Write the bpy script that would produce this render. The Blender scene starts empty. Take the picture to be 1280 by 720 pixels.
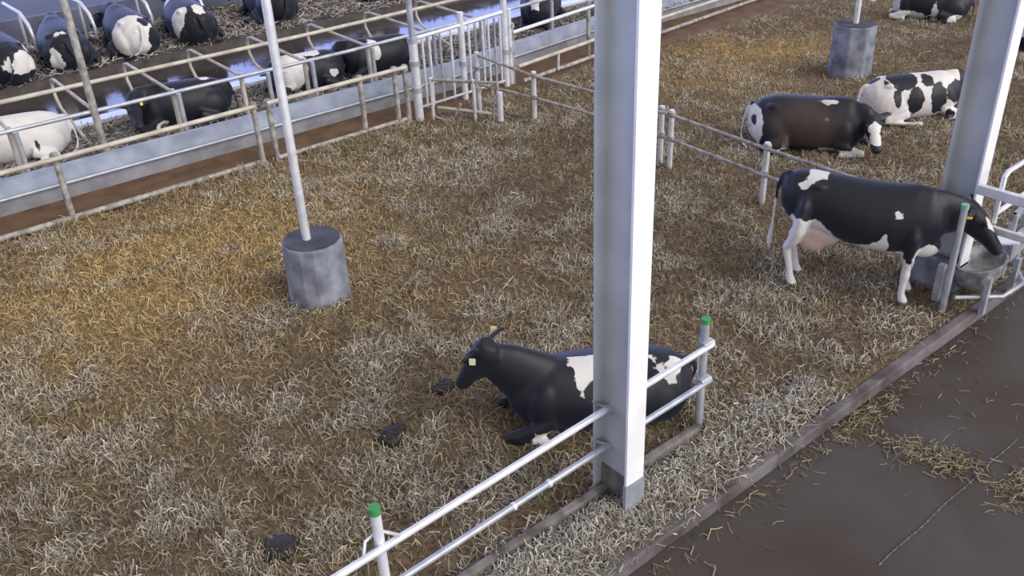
import bpy, math, random
import numpy as np
from mathutils import Vector, Matrix

# ------------------------------------------------------------------ camera
C = bpy.context.scene.collection
cd = bpy.data.cameras.new('camera'); cam = bpy.data.objects.new('camera', cd); C.objects.link(cam)
cd.sensor_width = 36; cd.lens = 1139 / 1280 * 36; cd.clip_start = .1; cd.clip_end = 400
_A = Vector((1637, 730, -1139)).normalized()
_U = -Vector((95, -1990, -1139)).normalized()
_A = (_A - _U * _A.dot(_U)).normalized(); _B = _U.cross(_A)
cam.matrix_world = Matrix.Translation((0, 0, 6)) @ Matrix((_A, _B, _U)).to_4x4()
bpy.context.scene.camera = cam

# ------------------------------------------------------------------ light
w = bpy.data.worlds.new('sky'); bpy.context.scene.world = w; w.use_nodes = True
nt = w.node_tree; bg = nt.nodes['Background']
tc = nt.nodes.new('ShaderNodeTexCoord'); sx = nt.nodes.new('ShaderNodeSeparateXYZ'); cr = nt.nodes.new('ShaderNodeValToRGB')
nt.links.new(tc.outputs['Generated'], sx.inputs[0]); nt.links.new(sx.outputs['Z'], cr.inputs[0])
e = cr.color_ramp.elements      # daylight comes in low, through the open long sides of the barn; the roof overhead is dull
e[0].position = 0.0; e[0].color = (1, 1, 1, 1)
e[1].position = .62; e[1].color = (0, 0, 0, 1)
m_ = e.new(.30); m_.color = (.8, .8, .8, 1)
ay = nt.nodes.new('ShaderNodeMath'); ay.operation = 'ABSOLUTE'; nt.links.new(sx.outputs['Y'], ay.inputs[0])
sy = nt.nodes.new('ShaderNodeMapRange'); sy.interpolation_type = 'SMOOTHSTEP'; sy.inputs[1].default_value = .25; sy.inputs[2].default_value = .8; nt.links.new(ay.outputs[0], sy.inputs[0])
mu = nt.nodes.new('ShaderNodeMath'); mu.operation = 'MULTIPLY'; nt.links.new(cr.outputs[0], mu.inputs[0]); nt.links.new(sy.outputs[0], mu.inputs[1])
mx = nt.nodes.new('ShaderNodeMix'); mx.data_type = 'RGBA'; nt.links.new(mu.outputs[0], mx.inputs[0])
mx.inputs[6].default_value = (.44, .42, .41, 1)
m2 = nt.nodes.new('ShaderNodeMapRange'); m2.inputs[1].default_value = -.1; m2.inputs[2].default_value = .1; nt.links.new(sx.outputs['Y'], m2.inputs[0])
mc = nt.nodes.new('ShaderNodeMix'); mc.data_type = 'RGBA'; nt.links.new(m2.outputs[0], mc.inputs[0])
mc.inputs[6].default_value = (1.35, 1.35, 1.55, 1); mc.inputs[7].default_value = (1.3, 1.65, 3.6, 1)   # bluish daylight beyond the far row
nt.links.new(mc.outputs[2], mx.inputs[7])
nt.links.new(mx.outputs[2], bg.inputs[0])
bg.inputs[1].default_value = .95
sun = bpy.data.lights.new('daylight', 'SUN'); sun.energy = 2.55; sun.angle = math.radians(50); sun.color = (1, .96, .92)
so = bpy.data.objects.new('daylight', sun); C.objects.link(so)
so.rotation_euler = (-Vector((.30, -.80, .62))).to_track_quat('-Z', 'Y').to_euler()
vs = bpy.context.scene.view_settings
vs.view_transform = 'Standard'; vs.look = 'None'; vs.gamma = 1; vs.use_curve_mapping = False; vs.exposure = 0.05

# ------------------------------------------------------------------ noise
def vnoise(x, y, seed=0):
    r = np.random.RandomState(seed).rand(256, 256)
    xi = np.floor(x).astype(int); yi = np.floor(y).astype(int); fx = x - xi; fy = y - yi
    fx = fx*fx*(3-2*fx); fy = fy*fy*(3-2*fy)
    a = r[xi % 256, yi % 256]; b = r[(xi+1) % 256, yi % 256]; c = r[xi % 256, (yi+1) % 256]; d = r[(xi+1) % 256, (yi+1) % 256]
    return (a*(1-fx)+b*fx)*(1-fy) + (c*(1-fx)+d*fx)*fy
def fbm(x, y, s=1., o=4, seed=0):
    v = 0; a = .5; t = 0
    for k in range(o):
        v = v + a*vnoise(x/s+31.7*k, y/s+17.3*k, seed+k); t += a; a *= .55; s *= .5
    return v/t

# ------------------------------------------------------------------ materials
def mat(name, col=(.5, .5, .5), rough=.6, metal=0., c2=None, scale=6., bump=0., detail=6., spec=.5, c3=None, cs=None):
    m = bpy.data.materials.new(name); m.use_nodes = True; n = m.node_tree; b = n.nodes['Principled BSDF']
    b.inputs['Base Color'].default_value = (*col, 1); b.inputs['Roughness'].default_value = rough
    b.inputs['Metallic'].default_value = metal; b.inputs['Specular IOR Level'].default_value = spec
    if c2:
        t = n.nodes.new('ShaderNodeTexCoord'); no = n.nodes.new('ShaderNodeTexNoise'); no.inputs['Scale'].default_value = scale; no.inputs['Detail'].default_value = detail
        r = n.nodes.new('ShaderNodeValToRGB'); lo, hi = cs or (.35, .65)
        r.color_ramp.elements[0].position = lo; r.color_ramp.elements[0].color = (*col, 1)
        r.color_ramp.elements[1].position = hi; r.color_ramp.elements[1].color = (*c2, 1)
        if c3: q = r.color_ramp.elements.new((lo+hi)/2); q.color = (*c3, 1)
        n.links.new(t.outputs['Object'], no.inputs[0]); n.links.new(no.outputs[0], r.inputs[0]); n.links.new(r.outputs[0], b.inputs['Base Color'])
        if bump:
            bp = n.nodes.new('ShaderNodeBump'); bp.inputs['Strength'].default_value = bump; bp.inputs['Distance'].default_value = .02
            n.links.new(no.outputs[0], bp.inputs['Height']); n.links.new(bp.outputs[0], b.inputs['Normal'])
    return m
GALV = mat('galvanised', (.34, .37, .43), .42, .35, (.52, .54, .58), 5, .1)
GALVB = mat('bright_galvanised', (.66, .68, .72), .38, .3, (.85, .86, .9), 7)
OLDP = mat('worn_pipe', (.22, .20, .18), .6, .15, (.48, .46, .43), 9, .2)
CREAM = mat('dusty_pipe', (.42, .38, .32), .6, .1, (.62, .58, .50), 4, .2)
STEELW = mat('shaded_steel', (.41, .44, .46), .5, .1, (.53, .56, .57), 1.6, .05)  # pillar steel away from the daylight, its shade put into the colour
STEELF = mat('lit_steel', (.80, .80, .82), .45, .0, (.92, .92, .93), 2)  # same steel on the alley-side flange, strong daylight painted in as white
CONC = mat('concrete_block', (.13, .14, .18), .8, 0, (.33, .35, .42), 3.2, .4)
CONCD = mat('dirty_concrete', (.09, .075, .065), .85, 0, (.26, .24, .24), 5, .5)
GREEN = mat('green_cap', (.05, .30, .08), .5)
TAGY = mat('yellow_tag', (.85, .70, .05), .5)
TAGW = mat('cream_tag', (.8, .76, .5), .5)
EYEM = mat('eye', (.01, .008, .008), .15)
DUNG = mat('dung', (.012, .008, .006), .55, 0, (.03, .02, .014), 12, .6)
WPLA = mat('plate_white', (.85, .87, .9), .4)
ROPE = mat('weathered_trough', (.12, .12, .13), .6, 0, (.36, .35, .36), 8, .3)

def coat_mat(name, black=(.009, .010, .016), white=(.74, .72, .70), brown=.0):
    m = bpy.data.materials.new(name); m.use_nodes = True; n = m.node_tree; b = n.nodes['Principled BSDF']; L = n.links.new
    at = n.nodes.new('ShaderNodeAttribute'); at.attribute_name = 'coat'
    sp = n.nodes.new('ShaderNodeSeparateColor'); L(at.outputs['Color'], sp.inputs[0])
    t = n.nodes.new('ShaderNodeTexCoord'); no = n.nodes.new('ShaderNodeTexNoise'); no.inputs['Scale'].default_value = 9; no.inputs['Detail'].default_value = 5
    L(t.outputs['Object'], no.inputs[0])
    ad = n.nodes.new('ShaderNodeMath'); ad.operation = 'MULTIPLY_ADD'; L(no.outputs[0], ad.inputs[0]); ad.inputs[1].default_value = .13; L(sp.outputs[0], ad.inputs[2])
    mr = n.nodes.new('ShaderNodeMapRange'); mr.inputs[1].default_value = .560; mr.inputs[2].default_value = .572; L(ad.outputs[0], mr.inputs[0])
    def mix(f, a, c):
        x = n.nodes.new('ShaderNodeMix'); x.data_type = 'RGBA'
        L(f, x.inputs[0])
        for s, v in ((6, a), (7, c)):
            if isinstance(v, tuple): x.inputs[s].default_value = (*v, 1)
            else: L(v, x.inputs[s])
        return x.outputs[2]
    n2 = n.nodes.new('ShaderNodeTexNoise'); n2.inputs['Scale'].default_value = 3.5; n2.inputs['Detail'].default_value = 6; L(t.outputs['Object'], n2.inputs[0])
    r2 = n.nodes.new('ShaderNodeMapRange'); r2.inputs[1].default_value = .5; r2.inputs[2].default_value = .8; r2.inputs[4].default_value = .5; L(n2.outputs[0], r2.inputs[0])
    wh = mix(r2.outputs[0], white, (.50, .42, .32))
    wh = mix(sp.outputs[1], wh, (.62, .43, .38))
    o = mix(mr.outputs[0], black, wh)
    o = mix(sp.outputs[2], o, (.062, .042, .034))
    o = mix(at.outputs['Alpha'], o, (.16, .13, .11))
    L(o, b.inputs['Base Color']); b.inputs['Roughness'].default_value = .52; b.inputs['Specular IOR Level'].default_value = .42
    b.inputs['Sheen Weight'].default_value = .12; b.inputs['Sheen Roughness'].default_value = .5; b.inputs['Sheen Tint'].default_value = (.5, .6, 1, 1)  # blue sheen tint puts the skylight's gleam into the coats
    bp = n.nodes.new('ShaderNodeBump'); bp.inputs['Strength'].default_value = .15; bp.inputs['Distance'].default_value = .01; L(n2.outputs[0], bp.inputs['Height']); L(bp.outputs[0], b.inputs['Normal'])
    return m
COAT = coat_mat('holstein_coat')

# ------------------------------------------------------------------ mesh helpers
class MB:
    def __init__(s): s.v = []; s.f = []
    def add(s, v, f):
        o = len(s.v); s.v += [tuple(p) for p in v]; s.f += [tuple(i+o for i in q) for q in f]; return s
    def box(s, a, b, M=None, ch=.0):
        x0, y0, z0 = a; x1, y1, z1 = b
        v = [Vector(p) for p in ((x0,y0,z0),(x1,y0,z0),(x1,y1,z0),(x0,y1,z0),(x0,y0,z1),(x1,y0,z1),(x1,y1,z1),(x0,y1,z1))]
        if M: v = [M @ p for p in v]
        return s.add(v, [(3,2,1,0),(4,5,6,7),(0,1,5,4),(1,2,6,5),(2,3,7,6),(3,0,4,7)])
    def prism(s, poly, z0, z1, top=None):
        n = len(poly); tp = top or poly
        v = [(x, y, z0) for x, y in poly] + [(x, y, z1) for x, y in tp]
        return s.add(v, [tuple(range(n))[::-1], tuple(range(n, 2*n))] + [(i, (i+1) % n, n+(i+1) % n, n+i) for i in range(n)])
    def tube(s, pts, r, n=10, cap=True, up=None):
        pts = [Vector(p) for p in pts]; k = len(pts)
        rr = r if isinstance(r, (list, tuple)) else [r]*k
        tg = []
        for i in range(k):
            a = pts[max(i-1, 0)]; b = pts[min(i+1, k-1)]
            if 0 < i < k-1: t = ((pts[i]-a).normalized() + (b-pts[i]).normalized())
            else: t = b-a
            tg.append(t.normalized())
        u = Vector(up) if up else (Vector((0, 0, 1)) if abs(tg[0].z) < .9 else Vector((1, 0, 0)))
        v = []
        for i in range(k):
            sd = tg[i].cross(u)
            if sd.length < 1e-4: sd = tg[i].orthogonal()
            sd.normalize(); uu = sd.cross(tg[i]).normalized(); u = uu
            q = rr[i]; ra, rb = q if isinstance(q, (tuple, list)) else (q, q)
            for j in range(n):
                a = 2*math.pi*j/n
                v.append(pts[i] + sd*math.cos(a)*ra + uu*math.sin(a)*rb)
        f = [(i*n+j, i*n+(j+1) % n, (i+1)*n+(j+1) % n, (i+1)*n+j) for i in range(k-1) for j in range(n)]
        if cap: f += [tuple(range(n))[::-1], tuple(range((k-1)*n, k*n))]
        return s.add(v, f)
    def ell(s, c, r, M=None, nu=16, nv=10):
        v = []; f = []
        for i in range(nv+1):
            t = math.pi*i/nv
            for j in range(nu):
                a = 2*math.pi*j/nu
                p = Vector((r[0]*math.sin(t)*math.cos(a), r[1]*math.sin(t)*math.sin(a), r[2]*math.cos(t)))
                if M: p = M @ p
                v.append(p + Vector(c))
        for i in range(nv):
            for j in range(nu):
                f.append((i*nu+j, (i+1)*nu+j, (i+1)*nu+(j+1) % nu, i*nu+(j+1) % nu))
        return s.add(v, f)
    def mesh(s, name, m, smooth=False):
        me = bpy.data.meshes.new(name); me.from_pydata(s.v, [], s.f); me.validate()
        me.materials.append(m)
        if smooth: me.polygons.foreach_set('use_smooth', [True]*len(me.polygons))
        return me
    def build(s, name, m, parent=None, smooth=False, bevel=0):
        o = bpy.data.objects.new(name, s.mesh(name, m, smooth)); C.objects.link(o)
        if parent:
            o.parent = parent; o.matrix_parent_inverse = Matrix.Identity(4)
            o.location = -Vector(parent.location) if parent.get('abs') else (0, 0, 0)
        if bevel:
            md = o.modifiers.new('bevel', 'BEVEL'); md.width = bevel; md.segments = 2; md.limit_method = 'ANGLE'
        if smooth and hasattr(o.data, 'set_sharp_from_angle'): o.data.set_sharp_from_angle(angle=math.radians(50))
        return o
def tag(o, label, cat, group=None, kind=None):
    o['label'] = label; o['category'] = cat
    if group: o['group'] = group
    if kind: o['kind'] = kind
    return o
def struct(o): o['kind'] = 'structure'; return o
def thing(name, label, cat, loc, group=None, rz=0, absolute=True):
    "Empty at the thing's base; with absolute=True children are modelled in world coordinates"
    o = bpy.data.objects.new(name, None); C.objects.link(o); o.location = loc; o.rotation_euler = (0, 0, rz); o.empty_display_size = .2
    tag(o, label, cat, group)
    if absolute: o['abs'] = 1
    return o

# ================================================================== SETTING
ALLEY = -.15
def ground_h(x, y):
    return .12*(fbm(x, y, 1.6, 3, 3)-.5) + .10*(fbm(x, y, .38, 3, 9)-.5)
def gold(x, y):      # two broad patches where the straw colour turns golden
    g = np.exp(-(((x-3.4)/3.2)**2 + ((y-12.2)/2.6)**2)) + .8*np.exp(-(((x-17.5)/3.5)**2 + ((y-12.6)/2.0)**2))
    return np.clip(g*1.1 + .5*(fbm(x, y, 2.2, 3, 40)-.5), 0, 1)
def pale(x, y):      # pale straw drifts
    p = .5*fbm(x, y, .75, 4, 21)+.5*fbm(x+.25*y, y-.1*x, .36, 3, 24); return np.clip((p-.485)*9, 0, 1)
def mud(x, y):
    p = fbm(x, y, 1.7, 4, 77); return np.clip((p-.50)*5, 0, 1)
X0, X1, Y0, Y1 = -4, 34, 3.97, 14.82
nx, ny = 620, 200
gx, gy = np.meshgrid(np.linspace(X0, X1, nx), np.linspace(Y0, Y1, ny), indexing='ij')
gz = ground_h(gx, gy)
gz[:, 0] = -.02
V = np.stack([gx, gy, gz], -1).reshape(-1, 3)
idx = np.arange(nx*ny).reshape(nx, ny)
F = np.stack([idx[:-1, :-1], idx[1:, :-1], idx[1:, 1:], idx[:-1, 1:]], -1).reshape(-1, 4)
def np_mesh(name, V, F, m, colors=None, smooth=True):
    me = bpy.data.meshes.new(name); k = F.shape[1]
    me.vertices.add(len(V)); me.vertices.foreach_set('co', V.astype(np.float32).ravel())
    me.loops.add(F.size); me.loops.foreach_set('vertex_index', F.astype(np.int32).ravel())
    me.polygons.add(len(F)); me.polygons.foreach_set('loop_start', np.arange(0, F.size, k, dtype=np.int32))
    me.polygons.foreach_set('loop_total', np.full(len(F), k, dtype=np.int32))
    if smooth: me.polygons.foreach_set('use_smooth', np.ones(len(F), dtype=bool))
    if colors is not None:
        a = me.color_attributes.new('tint', 'FLOAT_COLOR', 'POINT')
        c = np.ones((len(V), 4), np.float32); c[:, :3] = colors; a.data.foreach_set('color', c.ravel())
    me.materials.append(m); me.update(); me.validate()
    o = bpy.data.objects.new(name, me); C.objects.link(o); return o
def tint_mat(name, rough, nscale, amt, bump=.5, hi=1.6, lo=.45):
    m = bpy.data.materials.new(name); m.use_nodes = True; n = m.node_tree; b = n.nodes['Principled BSDF']; L = n.links.new
    at = n.nodes.new('ShaderNodeAttribute'); at.attribute_name = 'tint'
    t = n.nodes.new('ShaderNodeTexCoord'); no = n.nodes.new('ShaderNodeTexNoise'); no.inputs['Scale'].default_value = nscale; no.inputs['Detail'].default_value = 8; no.inputs['Roughness'].default_value = .7
    L(t.outputs['Object'], no.inputs[0])
    mr = n.nodes.new('ShaderNodeMapRange'); mr.inputs[1].default_value = .35; mr.inputs[2].default_value = .65; mr.inputs[3].default_value = lo; mr.inputs[4].default_value = hi; L(no.outputs[0], mr.inputs[0])
    mu = n.nodes.new('ShaderNodeVectorMath'); mu.operation = 'SCALE'; L(at.outputs['Color'], mu.inputs[0]); L(mr.outputs[0], mu.inputs['Scale'])
    L(mu.outputs[0], b.inputs['Base Color']); b.inputs['Roughness'].default_value = rough; b.inputs['Specular IOR Level'].default_value = .25
    if bump:
        bp = n.nodes.new('ShaderNodeBump'); bp.inputs['Strength'].default_value = bump; bp.inputs['Distance'].default_value = .03; L(no.outputs[0], bp.inputs['Height']); L(bp.outputs[0], b.inputs['Normal'])
    return m
def lerp(a, b, t): return a*(1-t[..., None]) + b*t[..., None]
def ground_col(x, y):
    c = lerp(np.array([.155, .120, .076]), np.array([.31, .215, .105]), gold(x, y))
    c = lerp(c, np.array([.105, .070, .042]), mud(x, y)*.8)
    c = lerp(c, np.array([.22, .19, .14]), pale(x, y)*.45)
    return c
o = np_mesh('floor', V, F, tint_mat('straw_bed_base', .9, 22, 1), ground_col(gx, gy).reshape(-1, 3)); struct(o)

# alley floor (wet scraped concrete)
m = bpy.data.materials.new('wet_alley'); m.use_nodes = True; n = m.node_tree; b = n.nodes['Principled BSDF']; L = n.links.new
t = n.nodes.new('ShaderNodeTexCoord'); no = n.nodes.new('ShaderNodeTexNoise'); no.inputs['Scale'].default_value = .55; no.inputs['Detail'].default_value = 9; no.inputs['Distortion'].default_value = .6
L(t.outputs['Object'], no.inputs[0]); r = n.nodes.new('ShaderNodeValToRGB'); L(no.outputs[0], r.inputs[0])
el = r.color_ramp.elements; el[0].position = .3; el[0].color = (.060, .042, .032, 1); el[1].position = .75; el[1].color = (.088, .084, .094, 1)
q = el.new(.5); q.color = (.072, .060, .056, 1); L(r.outputs[0], b.inputs['Base Color'])
n2 = n.nodes.new('ShaderNodeTexNoise'); n2.inputs['Scale'].default_value = 1.3; n2.inputs['Detail'].default_value = 6; L(t.outputs['Object'], n2.inputs[0])
r2 = n.nodes.new('ShaderNodeMapRange'); r2.inputs[1].default_value = .35; r2.inputs[2].default_value = .7; r2.inputs[3].default_value = .34; r2.inputs[4].default_value = .62; L(n2.outputs[0], r2.inputs[0]); L(r2.outputs[0], b.inputs['Roughness'])
bp = n.nodes.new('ShaderNodeBump'); bp.inputs['Strength'].default_value = .25; bp.inputs['Distance'].default_value = .02
n3 = n.nodes.new('ShaderNodeTexNoise'); n3.inputs['Scale'].default_value = 14; n3.inputs['Detail'].default_value = 5; L(t.outputs['Object'], n3.inputs[0]); L(n3.outputs[0], bp.inputs['Height']); L(bp.outputs[0], b.inputs['Normal'])
b.inputs['Specular IOR Level'].default_value = .35
ALLEYM = m
struct(MB().box((-6, -3, ALLEY-.1), (34, 3.9, ALLEY)).build('floor_alley', ALLEYM))
# kerb between bed and alley
struct(MB().box((-6, 3.86, ALLEY), (34, 3.99, .015)).build('trim_1', mat('stained_kerb', (.075, .06, .06), .8, 0, (.19, .17, .18), 3, .5), bevel=.02))
# kerb under the near rail
struct(MB().box((-4, 4.58, -.1), (5.98, 4.67, .12)).build('trim_2', CONCD, bevel=.02))
# dirt strip between bed and wall
st = mat('dirt_strip', (.10, .055, .028), .75, 0, (.17, .10, .055), 2.5, .5)
struct(MB().box((-4, 14.78, -.12), (34, 16.4, -.005)).build('floor_strip', st))
# concrete wall of the cubicle bed, jogging slightly at the gate
WT = .52
cw = mat('pale_concrete_wall', (.25, .29, .38), .7, 0, (.42, .47, .58), 2.2, .25)
cl = mat('grey_plinth', (.20, .20, .22), .8, 0, (.30, .31, .34), 3, .3)
wl = [(-4, 15.84), (11.0, 15.86), (16, 16.45), (34, 17.2)]
def ribbon(pts, th, z0, z1):
    mb = MB()
    for (xa, ya), (xb, yb) in zip(pts[:-1], pts[1:]):
        mb.prism([(xa, ya), (xb, yb), (xb, yb+th), (xa, ya+th)], z0, z1)
    return mb
struct(ribbon(wl, .2, -.1, WT).build('wall_left', cw))
struct(ribbon([(x, y-.05) for x, y in wl], .06, -.1, .22).build('trim_3', cl))
# raised cubicle bed, wet passage, far bed
BED = .28
bedm = mat('cubicle_bed', (.10, .085, .07), .85, 0, (.26, .23, .19), 5, .5)
struct(MB().prism([(-6, 16.0), (34, 17.0), (34, 19.05), (-6, 18.25)], -.1, BED).build('floor_cubicles', bedm))
struct(MB().prism([(-6, 18.25), (34, 19.05), (34, 19.4), (-6, 18.6)], -.1, BED+.06).build('trim_4', mat('wet_glare_kerb', (.60, .66, .78), .2, 0, (.7, .75, .85), 6, .2)))  # wet kerb, with sky glare painted into its pale bluish base colour
pm = mat('wet_passage', (.035, .026, .028), .12, 0, (.06, .05, .055), 1.2, .35, spec=1.0)
n = pm.node_tree; t = n.nodes.new('ShaderNodeTexCoord'); sp = n.nodes.new('ShaderNodeSeparateXYZ'); n.links.new(t.outputs['Object'], sp.inputs[0])
no = n.nodes.new('ShaderNodeTexNoise'); no.inputs['Scale'].default_value = .8; n.links.new(t.outputs['Object'], no.inputs[0])
ma = n.nodes.new('ShaderNodeMath'); ma.operation = 'MULTIPLY_ADD'; ma.inputs[1].default_value = 3.0; n.links.new(no.outputs[0], ma.inputs[0]); n.links.new(sp.outputs['Y'], ma.inputs[2])
mr = n.nodes.new('ShaderNodeMapRange'); mr.inputs[1].default_value = 22.9; mr.inputs[2].default_value = 24.3; mr.inputs[3].default_value = .11; mr.inputs[4].default_value = .6; n.links.new(ma.outputs[0], mr.inputs[0])
n.links.new(mr.outputs[0], n.nodes['Principled BSDF'].inputs['Roughness'])
struct(MB().box((-6, 18.4, -.2), (34, 22.6, -.02)).build('floor_passage', pm))
struct(MB().box((-6, 22.5, -.2), (34, 26.6, BED)).build('floor_far_cubicles', mat('dark_bed', (.05, .042, .04), .8, 0, (.10, .085, .075), 4, .5)))
struct(MB().box((-6, 26.5, -.2), (34, 26.7, .9)).build('wall_far', mat('far_wall', (.07, .08, .12), .6, 0, (.12, .13, .2), 1.5, .2)))
struct(MB().box((-6, 26.7, -.2), (60, 60, .0)).build('floor_yard', mat('feed_passage', (.04, .04, .055), .6, 0, (.08, .085, .12), .5, .2)))

# ================================================================== STRAW
def strands(name, cx, cy, hz, L0, L1, wd, cols, seed, tilt=.35):
    r = np.random.RandomState(seed); n = len(cx)
    th = r.rand(n)*2*np.pi; ln = L0+(L1-L0)*r.rand(n); bend = (r.rand(n)-.5)*1.5
    d0 = np.stack([np.cos(th), np.sin(th)], -1); th2 = th+bend; d2 = np.stack([np.cos(th2), np.sin(th2)], -1)
    p0 = np.stack([cx, cy], -1); p1 = p0 + d0*ln[:, None]*.5; p2 = p1 + d2*ln[:, None]*.5
    z0 = hz(p0[:, 0], p0[:, 1]) + .004 + .02*r.rand(n); z1 = hz(p1[:, 0], p1[:, 1]) + .012 + tilt*.09*r.rand(n)**2; z2 = hz(p2[:, 0], p2[:, 1]) + .004 + tilt*.12*r.rand(n)**2
    nrm = lambda d: np.stack([-d[:, 1], d[:, 0]], -1)
    ww = wd*(.6+.8*r.rand(n))[:, None]/2; tw = (r.rand(n)-.5)*wd*1.2
    V = np.empty((n, 6, 3))
    for k, (p, z, d) in enumerate(((p0, z0, d0), (p1, z1, d0+d2), (p2, z2, d2))):
        d = d/np.maximum(np.linalg.norm(d, axis=1, keepdims=True), 1e-6); q = nrm(d)*ww
        V[:, 2*k, :2] = p-q; V[:, 2*k+1, :2] = p+q; V[:, 2*k, 2] = z-tw; V[:, 2*k+1, 2] = z+tw
    b = np.arange(n)[:, None]*6
    F = np.concatenate([b+np.array([[0, 2, 3, 1]]), b+np.array([[2, 4, 5, 3]])], 0)
    return np_mesh(name, V.reshape(-1, 3), F, STRAWM, np.repeat(cols, 6, axis=0), smooth=False)
STRAWM = tint_mat('straw', .7, 60, 1, bump=0, hi=1.15, lo=.85)
r = np.random.RandomState(5)
N = 560000
# denser where the camera stands close; the far straw is coarser tangles
x = -1 + 30*r.rand(N)**1.25; y = 4.0 + 10.75*r.rand(N)
keep = r.rand(N) < (.30 + .70*pale(x, y)) * (1-.7*mud(x, y)) * np.clip(1.25-x/30, .4, 1)
x, y = x[keep], y[keep]; n_ = len(x)
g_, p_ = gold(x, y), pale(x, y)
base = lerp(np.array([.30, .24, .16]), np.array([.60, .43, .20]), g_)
base = lerp(base, np.array([.60, .55, .46]), np.clip(p_*.9-.25*g_, 0, 1)*(.35+.65*r.rand(n_)))
base = base*(.38+1.0*r.rand(n_)**1.3)[:, None]
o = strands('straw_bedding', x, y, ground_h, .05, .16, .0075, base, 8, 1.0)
tag(o, 'loose golden and grey straw strewn over the whole bedded pen', 'straw', kind='stuff')
# heap of straw along the kerb of the near rail and the bed edge
n_ = 21000; x = .5+7.0*r.rand(n_)**1.15; y = 4.28+.30*r.randn(n_)*.6
hz2 = lambda x, y: ground_h(x, y) + .07*np.exp(-((y-4.36)/.14)**2)*np.clip(1.6*fbm(x, y, .6, 2, 5)-.2, 0, 1)
ok = (y > 3.9) & (y < 4.9) & (r.rand(len(x)) < np.clip((8.6-x)/4.5, 0, 1)); x, y = x[ok], y[ok]
cols = lerp(np.array([.30, .26, .19]), np.array([.66, .64, .60]), r.rand(len(x)))*(.5+.7*r.rand(len(x)))[:, None]
o = strands('straw_drift', x, y, hz2, .07, .18, .008, cols, 11, .9)
tag(o, 'pale straw heaped along the foot of the near rail', 'straw', kind='stuff')
# wisps on the alley
pts = []
for cxx, cyy, sx_, sy_, k, an in ((7.62, 3.72, .26, .09, 230, .0), (7.48, 2.98, .11, .26, 300, .2), (7.65, 2.78, .10, .09, 120, .0), (7.72, 2.14, .20, .10, 240, .0), (7.5, 3.74, 1.8, .05, 260, 0), (8.8, 2.9, 1.1, .8, 110, 0), (5.6, 3.6, 1.0, .14, 40, 0)):
    u = r.randn(k)*sx_; v = r.randn(k)*sy_
    pts.append(np.stack([cxx+u*math.cos(an)-v*math.sin(an), cyy+u*math.sin(an)+v*math.cos(an)], -1))
pts = np.concatenate(pts); pts = pts[pts[:, 1] < 3.84]
cols = lerp(np.array([.20, .15, .08]), np.array([.40, .35, .24]), r.rand(len(pts)))*(.6+.6*r.rand(len(pts)))[:, None]
o = strands('straw_wisps', pts[:, 0], pts[:, 1], lambda a, b: ALLEY+0*a, .06, .15, .0065, cols, 12, .4)
tag(o, 'thin wisps of straw lying on the dark wet alley', 'straw', kind='stuff')
# straw in the cubicles
n_ = 9000; x = 0+22*r.rand(n_); y = 16.6+1.75*r.rand(n_)
cols = lerp(np.array([.16, .14, .12]), np.array([.38, .36, .34]), r.rand(n_))
o = strands('cubicle_straw', x, y, lambda a, b: BED+0*a, .12, .3, .018, cols, 13, 1.0)
tag(o, 'dusty straw lying in the cubicles behind the concrete wall', 'straw', kind='stuff')
n_ = 9000; x = 1+21*r.rand(n_); y = 22.6+3.7*r.rand(n_)
cols = lerp(np.array([.20, .16, .13]), np.array([.46, .43, .42]), r.rand(n_))
o = strands('far_cubicle_straw', x, y, lambda a, b: BED+0*a, .15, .35, .022, cols, 14, 1.0)
tag(o, 'grey brown straw under the farthest row of lying cows', 'straw', kind='stuff')

# ================================================================== PILLARS
def pillar(x, y, dep, label):
    t = thing('steel_pillar', label, 'pillar', (x, y, 0), 'steel pillars along the alley')
    hw = .11
    MB().box((x-.012, y+.02, -.05), (x+.012, y+dep-.02, 7.2)).build('web', STEELW, t)
    MB().box((x-hw, y-.0, -.05), (x+hw, y+.025, 7.2)).build('flange', STEELF, t)
    MB().box((x-hw, y+dep-.025, -.05), (x+hw, y+dep, 7.2)).build('flange', STEELW, t)
    MB().box((x-hw-.01, y-.006, -.05), (x+hw+.01, y+.03, .36)).build('foot_cladding', GALV, t)['label'] = 'grey dirty lower end of the white flange'
    f = MB()
    for zz in (.03,): f.box((x-.2, y-.03, -.08), (x+.2, y+dep+.03, zz))
    f.build('base_plate', CONCD, t)
    MB().box((x-.025, y+.03, 0), (x+.025, y+dep-.03, .34)).build('stained_foot', mat('stain', (.10, .09, .085), .8, 0, (.2, .19, .18), 8), t)
    if x > 8: MB().box((x-.16, y+.0, -.08), (x+.2, y+.60, .42)).build('concrete_foot', CONC, t, bevel=.03)
    return t
pillar(4.665, 4.28, .43, 'tall steel I-beam pillar in the middle with a bright white flange')
pillar(10.54, 4.28, .43, 'tall steel I-beam pillar at right above the standing cow')

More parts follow.
